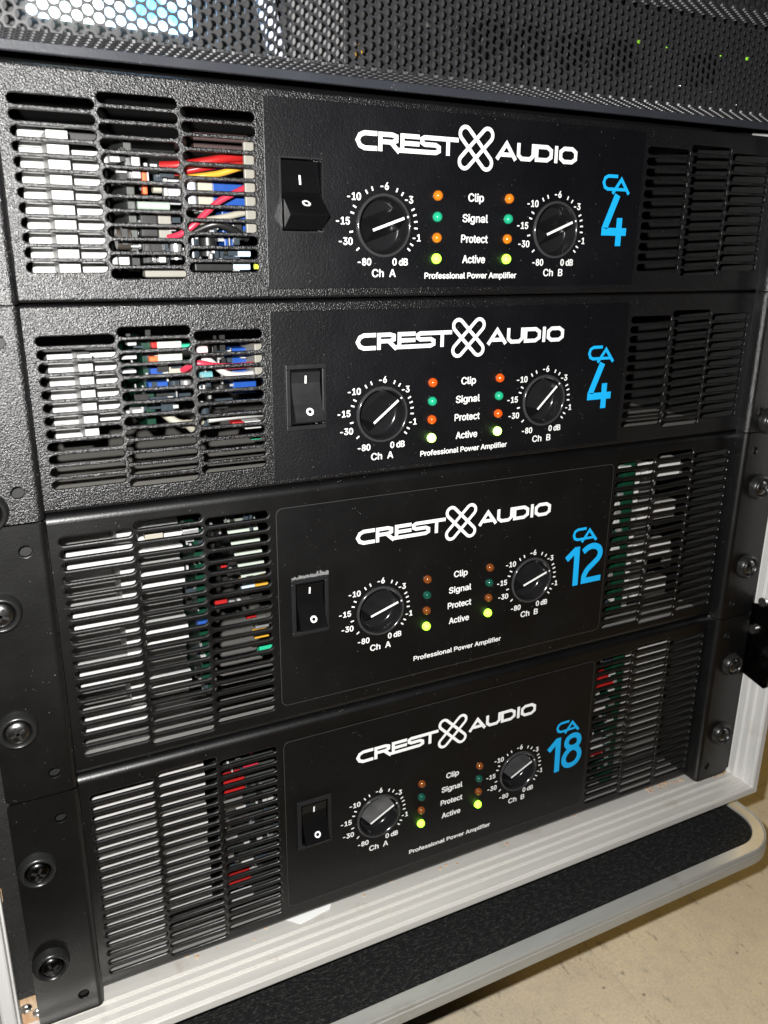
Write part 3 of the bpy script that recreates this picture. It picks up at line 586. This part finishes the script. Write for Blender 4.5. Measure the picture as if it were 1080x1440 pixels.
INSIDE={'a': [('box', 'white', -166.0, -161.8, 56.9, 60.6, 30, 12),
 ('vcap', 'lightgrey', -169.6, -166.3, 56.4, 60.4, 30, 10),
 ('box', 'silver', -157.9, -154.2, 50.4, 60.4, 26, 8),
 ('box', 'black', -162.9, -157.3, 50.2, 55.5, 30, 10),
 ('box', 'pcbdark', -159.4, -155.9, 11.9, 67.4, 34, 1.6),
 ('box', 'orange', -153.2, -151.2, 44.5, 53.8, 30, 4),
 ('hcap', 'cream', -148.7, -144.9, 45.2, 49.2, 30, 6),
 ('box', 'white', -143.6, -141.9, 39.0, 51.5, 32, 4),
 ('box', 'lightgrey', -141.3, -135.7, 40.8, 51.4, 34, 6),
 ('hcap', 'greengrey', -156.3, -142.7, 38.1, 41.5, 27, 8),
 ('box', 'black', -155.4, -148.2, 26.8, 36.9, 28, 8),
 ('box', 'beige', -147.7, -141.9, 24.6, 37.2, 29, 8),
 ('hcap', 'brown', -165.9, -159.9, 21.4, 30.1, 28, 9),
 ('box', 'white', -170.0, -167.0, 15.1, 19.6, 26, 7),
 ('box', 'white', -166.4, -161.9, 14.9, 19.0, 26, 7),
 ('vcap', 'silver', -143.0, -137.7, 17.3, 25.9, 28, 9),
 ('box', 'black', -155.1, -143.8, 15.4, 24.8, 31, 9),
 ('box', 'beige', -156.1, -137.5, 9.8, 13.1, 24, 6),
 ('box', 'silver', -149.2, -146.1, 15.8, 18.8, 25, 5),
 ('box', 'maroon', -119.2, -91.7, 67.8, 76.1, 70, 40),
 ('wire', 'red', 2.0, [(-144.5, 32, 56.5),
 (-136.4, 28, 56.9),
 (-127.0, 26, 58.5),
 (-116.2, 26, 60.6),
 (-105.7, 30, 62.2),
 (-95.7, 36, 64.0)]),
 ('wire', 'red', 1.7, [(-142.7, 38, 53.8),
 (-135.3, 33, 54.7),
 (-126.1, 30, 56.6),
 (-111.4, 30, 59.3),
 (-102.6, 34, 60.4)]),
 ('wire', 'yellow', 1.4, [(-136.8, 28, 51.4),
 (-128.6, 24, 52.5),
 (-120.7, 24, 53.9),
 (-113.4, 24, 56.1),
 (-104.3, 29, 58.9)]),
 ('vcap', 'lavender', -136.0, -129.6, 38.4, 51.0, 28, 12),
 ('box', 'cream', -128.3, -121.5, 37.5, 51.5, 32, 10),
 ('box', 'blue', -121.2, -105.3, 40.5, 52.5, 34, 16),
 ('box', 'blue', -116.8, -105.2, 28.9, 40.0, 36, 14),
 ('box', 'blue', -116.2, -109.8, 21.4, 28.1, 36, 10),
 ('wire', 'pink', 1.4, [(-144.5, 26, 26.5),
 (-139.7, 22, 28.2),
 (-134.4, 20, 31.9),
 (-128.4, 20, 37.3),
 (-122.5, 20, 42.1),
 (-115.1, 20, 45.9),
 (-106.3, 24, 49.8)]),
 ('wire', 'cream', 1.5, [(-135.2, 28, 32.4),
 (-129.0, 24, 33.8),
 (-119.5, 24, 35.7),
 (-109.2, 26, 38.0)]),
 ('wire', 'black', 1.7, [(-134.3, 27, 28.4),
 (-125.0, 23, 32.5),
 (-117.8, 23, 31.3),
 (-108.2, 26, 26.7)]),
 ('vcap', 'darkcap', -135.5, -129.9, 18.2, 27.4, 27, 12),
 ('vcap', 'black', -129.6, -121.5, 18.9, 27.1, 27, 12),
 ('box', 'lightblue', -114.8, -107.0, 18.7, 22.5, 25, 5),
 ('box', 'lightblue', -115.8, -107.7, 12.9, 16.2, 24, 5),
 ('box', 'black', -134.0, -116.4, 12.4, 16.2, 23, 8),
 ('hcap', 'lime', -106.8, -104.5, 13.2, 15.8, 20, 3),
 ('box', 'beige', -110.8, -106.0, 28.6, 67.0, 18, 2)], 'b': [('box', 'pcb', -158.4, -154.1, 27.6, 70.2, 34, 1.6),
 ('box', 'red', -154.6, -151.1, 67.0, 69.8, 30, 6),
 ('box', 'palegreen', -152.1, -140.9, 59.9, 70.0, 29, 8),
 ('box', 'green', -141.6, -135.1, 65.7, 68.2, 31, 5),
 ('box', 'orange', -155.9, -151.3, 60.1, 63.3, 30, 6),
 ('box', 'blue', -156.2, -148.8, 54.7, 58.1, 28, 7),
 ('box', 'cream', -148.3, -141.2, 53.9, 58.3, 29, 7),
 ('box', 'red', -140.9, -135.5, 53.8, 57.5, 31, 5),
 ('box', 'blue', -157.8, -148.8, 47.5, 51.9, 27, 7),
 ('vcap', 'darkcap', -147.8, -142.6, 47.6, 51.6, 29, 10),
 ('vcap', 'silver', -142.2, -136.9, 47.2, 51.4, 29, 9),
 ('box', 'white', -165.7, -161.7, 68.9, 71.0, 27, 6),
 ('box', 'white', -169.6, -162.1, 62.9, 64.8, 27, 6),
 ('box', 'lightgrey', -169.4, -162.8, 56.6, 58.0, 27, 6),
 ('box', 'white', -166.1, -161.1, 35.7, 39.9, 27, 8),
 ('vcap', 'lightgrey', -169.3, -166.8, 36.9, 39.5, 27, 8),
 ('wire', 'cream', 2.0, [(-151.4, 30, 36.6),
 (-145.9, 26, 32.3),
 (-139.9, 26, 31.4),
 (-133.8, 29, 31.5)]),
 ('wire', 'cream', 1.8, [(-142.6, 24, 32.4),
 (-139.3, 26, 28.7)]),
 ('hcap', 'pinkwhite', -135.9, -130.1, 63.9, 67.6, 24, 9),
 ('box', 'blue', -115.8, -103.8, 42.6, 65.0, 34, 16),
 ('wire', 'pink', 1.5, [(-141.6, 28, 56.4),
 (-136.2, 22, 60.2),
 (-128.0, 22, 58.7),
 (-118.9, 22, 58.0),
 (-107.3, 24, 58.2),
 (-101.1, 28, 58.8)]),
 ('hcap', 'teal', -133.9, -127.8, 51.5, 55.5, 26, 10),
 ('wire', 'white', 1.6, [(-135.0, 29, 61.9),
 (-129.5, 27, 61.1),
 (-123.4, 23, 55.3),
 (-116.5, 23, 53.6),
 (-106.4, 25, 53.7)]),
 ('vcap', 'black', -134.3, -127.0, 44.9, 48.6, 28, 10),
 ('vcap', 'black', -126.2, -118.4, 44.5, 48.5, 28, 10),
 ('vcap', 'darkcap', -133.8, -128.6, 27.2, 40.0, 30, 12),
 ('wire', 'white', 1.8, [(-131.9, 24, 33.2),
 (-122.6, 24, 33.7),
 (-113.1, 24, 34.0),
 (-103.7, 28, 33.2)]),
 ('box', 'red', -120.4, -114.5, 28.2, 31.1, 22, 6),
 ('box', 'white', -114.3, -105.9, 27.1, 31.0, 22, 7),
 ('box', 'green', -110.8, -105.7, 21.1, 22.8, 24, 5),
 ('box', 'beige', -108.7, -103.8, 52.5, 68.2, 20, 24)], 'c': [('box', 'pcb', -141.1, -136.1, 19.6, 109.3, 30, 1.6),
 ('box', 'blue', -142.7, -136.3, 58.0, 62.0, 24, 6),
 ('box', 'silver', -146.9, -139.0, 109.3, 112.0, 26, 5),
 ('box', 'cream', -165.4, -156.6, 109.2, 112.4, 26, 5),
 ('box', 'red', -128.4, -125.2, 87.8, 90.5, 28, 5),
 ('box', 'red', -132.5, -126.0, 67.6, 71.3, 28, 5),
 ('hcap', 'red', -117.0, -111.8, 58.0, 61.7, 24, 5),
 ('box', 'silver', -112.5, -105.0, 51.8, 56.2, 24, 6),
 ('box', 'yellow', -113.3, -105.2, 46.1, 49.9, 24, 5),
 ('box', 'green', -110.9, -101.4, 35.2, 42.5, 24, 5),
 ('box', 'yellow', -114.8, -110.1, 41.3, 42.9, 24, 4),
 ('box', 'yellow', -114.3, -99.3, 68.7, 73.8, 40, 6),
 ('box', 'lightblue', -115.0, -107.5, 69.8, 74.3, 38, 6),
 ('relay', (-121.9, 107.6),
 (-104.5, 105.6),
 (-100.6, 76.4),
 (-114.2, 75.2)),
 ('box', 'pcb', 138.5, 147.2, 10.0, 117.8, 26, 1.6),
 ('box', 'white', 132.6, 142.7, 111.2, 114.0, 25, 4),
 ('box', 'silver', 133.8, 138.3, 93.3, 96.0, 25, 4),
 ('box', 'white', 131.8, 136.2, 87.3, 90.1, 25, 4),
 ('box', 'silver', 132.4, 137.6, 81.3, 84.2, 25, 4),
 ('box', 'white', 132.7, 137.2, 75.0, 77.8, 25, 4),
 ('box', 'silver', 137.4, 140.3, 68.5, 71.3, 25, 4),
 ('box', 'white', 132.8, 139.7, 56.0, 58.8, 25, 4),
 ('box', 'silver', 132.7, 136.2, 37.9, 40.8, 25, 4),
 ('box', 'white', 135.0, 139.8, 18.6, 21.6, 25, 4)], 'd': [('box', 'red', -134.0, -122.0, 86.4, 97.9, 26, 5),
 ('box', 'red', -134.4, -121.1, 24.2, 30.5, 26, 5),
 ('box', 'pink', -122.5, -113.4, 100.7, 104.2, 26, 3),
 ('box', 'silver', -134.1, -123.3, 75.4, 83.2, 27, 5),
 ('box', 'white', -132.8, -119.7, 9.9, 15.6, 27, 4),
 ('box', 'pcbdark', -135.9, -102.0, -9.1, 101.2, 32, 1.6),
 ('box', 'silver', -134.1, -130.7, 62.2, 65.2, 28, 4),
 ('box', 'white', -127.2, -120.3, 72.7, 75.7, 28, 4),
 ('box', 'darkcap', -119.5, -116.0, 61.2, 64.1, 28, 4),
 ('box', 'silver', -133.9, -127.0, 53.5, 56.4, 28, 4),
 ('box', 'white', -123.7, -120.2, 47.5, 50.5, 28, 4),
 ('box', 'darkcap', -117.0, -109.8, 35.2, 38.2, 28, 4),
 ('box', 'silver', -133.4, -129.9, 41.5, 44.5, 28, 4),
 ('box', 'white', -125.5, -118.3, 33.5, 36.5, 28, 4),
 ('box', 'darkcap', -132.6, -129.1, 34.1, 37.1, 28, 4),
 ('box', 'silver', -123.3, -116.2, 27.0, 30.1, 28, 4),
 ('box', 'white', -108.3, -104.8, 72.3, 75.3, 28, 4),
 ('box', 'darkcap', -105.3, -98.0, 54.1, 57.1, 28, 4),
 ('box', 'silver', -109.2, -105.7, 47.8, 50.9, 28, 4),
 ('box', 'white', -115.5, -108.5, 72.8, 75.7, 28, 4),
 ('box', 'darkcap', -111.0, -107.5, 65.1, 68.0, 28, 4),
 ('box', 'pcb', 146.1, 155.8, 4.4, 112.8, 26, 1.6),
 ('box', 'red', 127.9, 140.8, 94.7, 98.7, 24, 6),
 ('box', 'red', 130.2, 146.6, 88.2, 92.8, 24, 6),
 ('box', 'red', 129.7, 142.8, 33.5, 36.8, 24, 5),
 ('box', 'white', 141.6, 146.2, 96.7, 99.3, 23, 4),
 ('box', 'silver', 145.3, 148.2, 89.6, 92.2, 23, 4),
 ('box', 'white', 141.4, 146.8, 83.8, 86.4, 23, 4),
 ('box', 'silver', 142.8, 148.2, 71.9, 74.6, 23, 4),
 ('box', 'white', 143.2, 148.7, 59.1, 61.9, 23, 4),
 ('box', 'silver', 144.1, 149.6, 47.0, 49.9, 23, 4),
 ('box', 'white', 142.4, 148.5, 41.2, 44.0, 23, 4),
 ('box', 'silver', 144.4, 148.1, 34.7, 37.5, 23, 4),
 ('box', 'white', 144.0, 147.7, 28.6, 31.4, 23, 4),
 ('box', 'silver', 144.2, 147.8, 22.1, 24.9, 23, 4),
 ('box', 'white', 127.3, 133.2, 83.8, 86.5, 23, 4),
 ('box', 'silver', 128.2, 143.3, 75.5, 78.2, 23, 4),
 ('box', 'white', 128.2, 139.8, 71.0, 73.7, 23, 4),
 ('box', 'silver', 128.2, 139.9, 45.5, 48.3, 23, 4),
 ('box', 'white', 130.4, 141.2, 39.8, 42.7, 23, 4)]}
OFF2 = ['led_orange', 'led_green', 'led_orange']; OFFb = ['led_red', 'led_green', 'led_red']; OFF3 = ['led_orange_dark', 'led_green_dark', 'led_orange_dark']
XL, XR = -232.5, 233.6
ampA = amplifier('a', 355.6, 88.9, 'topmost amplifier, coarse textured black, red wires showing behind its left grille', 0, '4', 'deep', 45.3, (19, 21.5),
    OFF2+['led_lit'], [(XL, 6.35), (XL, 82.5), (XR, 6.35), (XR, 82.5)], (13.6, 75), INSIDE['a'])
ampB = amplifier('b', 266.7, 88.9, 'second amplifier from the top, textured black, with red-orange clip lights and a bezelled rocker switch', -1.7, '4', 'satin', 45.0, (38, 44.5),
    OFFb+['led_lit_hot'], [(XL, 6.8), (XL, 82.5), (XR, 6.8), (XR, 82.5)], (13.6, 75), INSIDE['b'])
ampC = amplifier('c', 133.35, 133.35, 'third amplifier from the top, tall and satin black, with the blue number 12', 0, '12', 'gloss', 67.2, (18.5, 19.5),
    OFF3+['led_lit'], [(XL, 38.1), (XL, 95.25), (XR, 38.1), (XR, 95.25)], (11.4, 121), INSIDE['c'])
ampD = amplifier('d', 0, 133.35, 'bottom amplifier, satin black with the blue number 18, just above the ribbed aluminium sill', -0.9, '18', 'gloss', 66.4, (28, 26),
    OFF3+['led_lit'], [(XL, 38.1), (XL, 95.25), (XR, 38.1), (XR, 95.25)], (11.7, 119.7), INSIDE['d'])
def sink(amp, mat, *boxes):
    mb = MB()
    for q in boxes: mb.box(*q, 0.3)
    mb.build('heat_sink', mat, amp)
sink(ampA, 'in_heat_white', (-200.2, -167.4, 46, 83, 10.3, 62.3), (-200.2, -181.2, 46, 83, 62.5, 71.3), (-191.3, -182.9, 24, 45.9, 11.7, 67.2))
MB().box(-180.6, -168, 46, 70, 63, 72, 0.4).build('component', 'in_black', ampA)
sink(ampB, 'in_heat_white', (-198.6, -167.4, 46, 83, 32.0, 64.4), (-198.6, -180.3, 46, 83, 24.1, 31.8), (-187.9, -181.9, 24, 45.9, 27.8, 66.3))
sink(ampC, 'in_heat_white', *[(-201.2, -167.7, 34, 44, z-5.6, z+5.6) for z in (101, 70.2, 39.3, 11)], (-176.9, -167.7, 37, 72, 4, 113))
sink(ampC, 'in_heat_white', *[(-167.5, -145.8, 34, 44, z-h, z+h) for z, h in ((107.5, 2.8), (100.3, 1.2), (86, 5.6), (55.4, 5.6), (27.6, 2.9))])
sink(ampC, 'in_heat_dim', (-201.3, -175.6, 60, 84, 4, 114.6), (-165.5, -141.9, 60, 84, 4, 108.2))  # recessed base plates, their shade put into a darker grey
sink(ampD, 'in_heat_light', *[(-202.9, -170.5, 30+(i % 3)*1.5, 48, 4+i*9.2, 4+i*9.2+8.3) for i in range(12)])
sink(ampD, 'in_heat_light', *[(-170.1, -143, 31+((i+1) % 3)*1.6, 48, 14+i*9.8, 14+i*9.8+8.8) for i in range(10)])
sink(ampC, 'in_heat_grey', *[(157, 164, 38, 48, 6+i*15, 6+i*15+11) for i in range(7)], *[(170, 200, 38, 50, z-6, z+6) for z in (104, 74, 44, 16)])
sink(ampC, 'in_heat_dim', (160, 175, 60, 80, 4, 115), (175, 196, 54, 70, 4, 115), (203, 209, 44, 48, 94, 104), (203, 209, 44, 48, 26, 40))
sink(ampD, 'in_heat_grey', *[(156, 162, 36, 46, 6+i*6, 6+i*6+4.2) for i in range(17)], *[(168, 212, 38+(i % 2)*2, 54, 6+i*11, 6+i*11+9.4) for i in range(10)])
def clutter(amp, seed, boxes, n):
    rnd = random.Random(seed)
    for m in ('silver', 'white', 'black', 'darkcap'):
        mb = MB()
        for _ in range(n):
            x0, x1, z0, z1, y0, y1 = rnd.choice(boxes); x = rnd.uniform(x0, x1); z = rnd.uniform(z0, z1); y = rnd.uniform(y0, y1)
            w2, h = rnd.choice([(0.5, 4), (3, 0.5), (1.2, 1.2), (2.2, 1.4), (0.9, 2.6)]); k = rnd.uniform(0.7, 1.5) if m in ('silver', 'white') else rnd.uniform(1.5, 3)
            mb.box(x, x+w2*k, y, y+2, z, z+h*k)
        tag(mb.build('small_components', 'in_'+m, amp), kind='stuff')
clutter(ampA, 1, [(-165, -142, 12, 58, 24, 40), (-138, -112, 12, 34, 22, 34)], 26)
clutter(ampB, 2, [(-165, -142, 36, 70, 24, 40), (-138, -112, 36, 66, 22, 34)], 22)
clutter(ampC, 3, [(-147, -139, 10, 118, 24, 34), (-136, -110, 60, 110, 28, 50), (124, 134, 14, 112, 24, 30)], 26)
clutter(ampD, 4, [(-138, -110, 20, 112, 26, 31), (122, 146, 14, 110, 24, 34)], 34)
# fluff of dust along the top of the third amplifier's switch bezel
mb = MB(); rnd = random.Random(3)
for i in range(26):
    x = -97.5+i*0.78; h = 0.5+rnd.random()*(1.2 if i < 17 else 2.2); mb.box(x, x+0.85, PY-0.5-rnd.random()*0.6, PY+0.2, 83.2, 83.3+h, 0.12)
mb.build('dust', 'in_midgrey', ampC)

# ------------------------------------------------------------------ perforated vent panel above the amplifiers
PZ = 445.4
pp = thing('perforated_panel', 'black perforated steel vent panel with round holes, above the top amplifier', 'vent panel', (0, 0, PZ))
MB().box(-240, 245, -1.6, 1.2, 0, 3.6, 0.35).build('flange', 'panel_bluegrey', pp)
P_, D_ = 4.3, 3.68; CS = P_*0.8660254
def fold(v):
    """sheet profile: out from the flange, up, out again, up again"""
    for L, (y0, z0), (y1, z1) in ((20.5, (1.5, 3.4), (-19, 3.4)), (41, (-19, 3.4), (-19, 44.4)), (18, (-19, 44.4), (-37, 44.4)), (40, (-37, 44.4), (-37, 84.4))):
        if v <= L: return y0+(y1-y0)*v/L, z0+(z1-z0)*v/L
        v -= L
    return -37, 84.4
idx = {}; V = []; F = []
def vid(x, v):
    k = (round(x, 2), round(v, 2))
    if k not in idx: y, z = fold(max(0, v)); idx[k] = len(V); V.append((x, y, z))
    return idx[k]
hexr = P_/math.sqrt(3); outp = []
for k in range(12):
    a = math.radians(30*k); r = hexr if k % 2 == 0 else P_/2
    outp.append((r*math.cos(a), r*math.sin(a)))
inp = [(D_/2*math.cos(math.radians(30*k)), D_/2*math.sin(math.radians(30*k))) for k in range(12)]
nc = int(478/CS)
for i in range(nc):
    x = -237+i*CS
    for j in range(27):
        v = 1.2+P_/2+(j+(0.5 if i % 2 else 0))*P_
        if v > 113: continue
        O = [vid(x+a, v+b) for a, b in outp]; I = [vid(x+a, v+b) for a, b in inp]
        for k in range(12): F.append((O[k], O[(k+1) % 12], I[(k+1) % 12], I[k]))
mb = MB(); mb.add(V, F); sheet = mb.build('perforated_sheet', 'mesh_black', pp)
so = sheet.modifiers.new('thickness', 'SOLIDIFY'); so.thickness = 0.0011; so.offset = -1

# ------------------------------------------------------------------ what glows and glints behind the perforated panel
rc = thing('wireless_receiver', 'dark rack receiver with a bright blue-white screen, behind the perforated panel', 'receiver', (0, 0, 450))
MB().box(-214, 218, 17, 220, 3.5, 84, 0.5).build('housing', 'chassis_dark', rc)
mb = MB().box(-194.5, -131.5, 14.6, 16.9, 10.8, 44, 0.3); mb.build('screen', 'screen', rc)
MB().box(-90, -64, 12, 16.9, 6.5, 40, 0.6).build('cover_plate', 'in_midgrey', rc)
for x, z in ((-56, 16.5), (-36, 16.8), (-35, 26), (-19, 27.6), (-5.5, 19.2), (-5.8, 28), (55.2, 25), (56, 21), (95, 18), (120, 14), (140, 16), (165, 15), (185, 10)):
    MB().lathe([(1.5, 17), (1.4, 15.4), (0.8, 14.8)], x, z, 12).build('stud', 'rivet_steel', rc)
MB().lathe([(1.6, 17), (1.5, 15), (0.6, 14)], -55.7, 12.3, 12).build('lamp', 'in_yellow', rc)
for x in (108.3, 128.6, 169, 190):
    MB().lathe([(0.9, 17), (0.85, 15.9), (0.4, 15.5)], x, 34.3, 12).build('lamp', 'lamp_dim', rc)
for x in (10, 33, 60, 90, 150):
    mb = MB().lathe([(8, 17), (7.6, 7), (6.5, 6)], x, 24, 20); mb.build('connector', 'chassis_black', rc)
cb = MB().tube([(-101, 12, 500), (-103, 8, 482), (-102, 6, 470), (-99, 8, 461), (-95, 14, 455)], 4.2, 14).build('cable', 'in_lavender')
tag(cb, 'pale bluish cable hanging behind the perforated panel beside the lit screen', 'cable')

# ------------------------------------------------------------------ small things on the sill
mb = MB(); pts = [(-112, 22, -2.2), (-92, 24, -1.4), (-70, 22, -1.0), (-78, 10.0, -1.9), (-98, 7.4, -2.3)]
mb.add(pts+[(x, y, z-0.25) for x, y, z in pts], [(0, 4, 3, 2, 1), (5, 6, 7, 8, 9)]+[(i, (i+1) % 5, 5+(i+1) % 5, 5+i) for i in range(5)])
tag(mb.build('paper_scrap', 'white_print'), 'small white scrap of paper tucked under the bottom amplifier', 'paper')
rnd = random.Random(11)
mb = MB()
for i in range(70):
    x = rnd.choice([rnd.uniform(170, 213), rnd.uniform(233, 250), rnd.uniform(-200, 170), rnd.uniform(190, 213)]); y = rnd.uniform(8, 14) if x < 216 else rnd.uniform(0, 4)
    s = rnd.uniform(0.4, 1.5); mb.box(x, x+s*1.6, y, y+s, -2.6, -2.6+s*0.6, s*0.15)
tag(mb.build('debris', 'wood'), 'rusty brown crumbs of dirt lying along the back of the aluminium sill', 'dirt', kind='stuff')
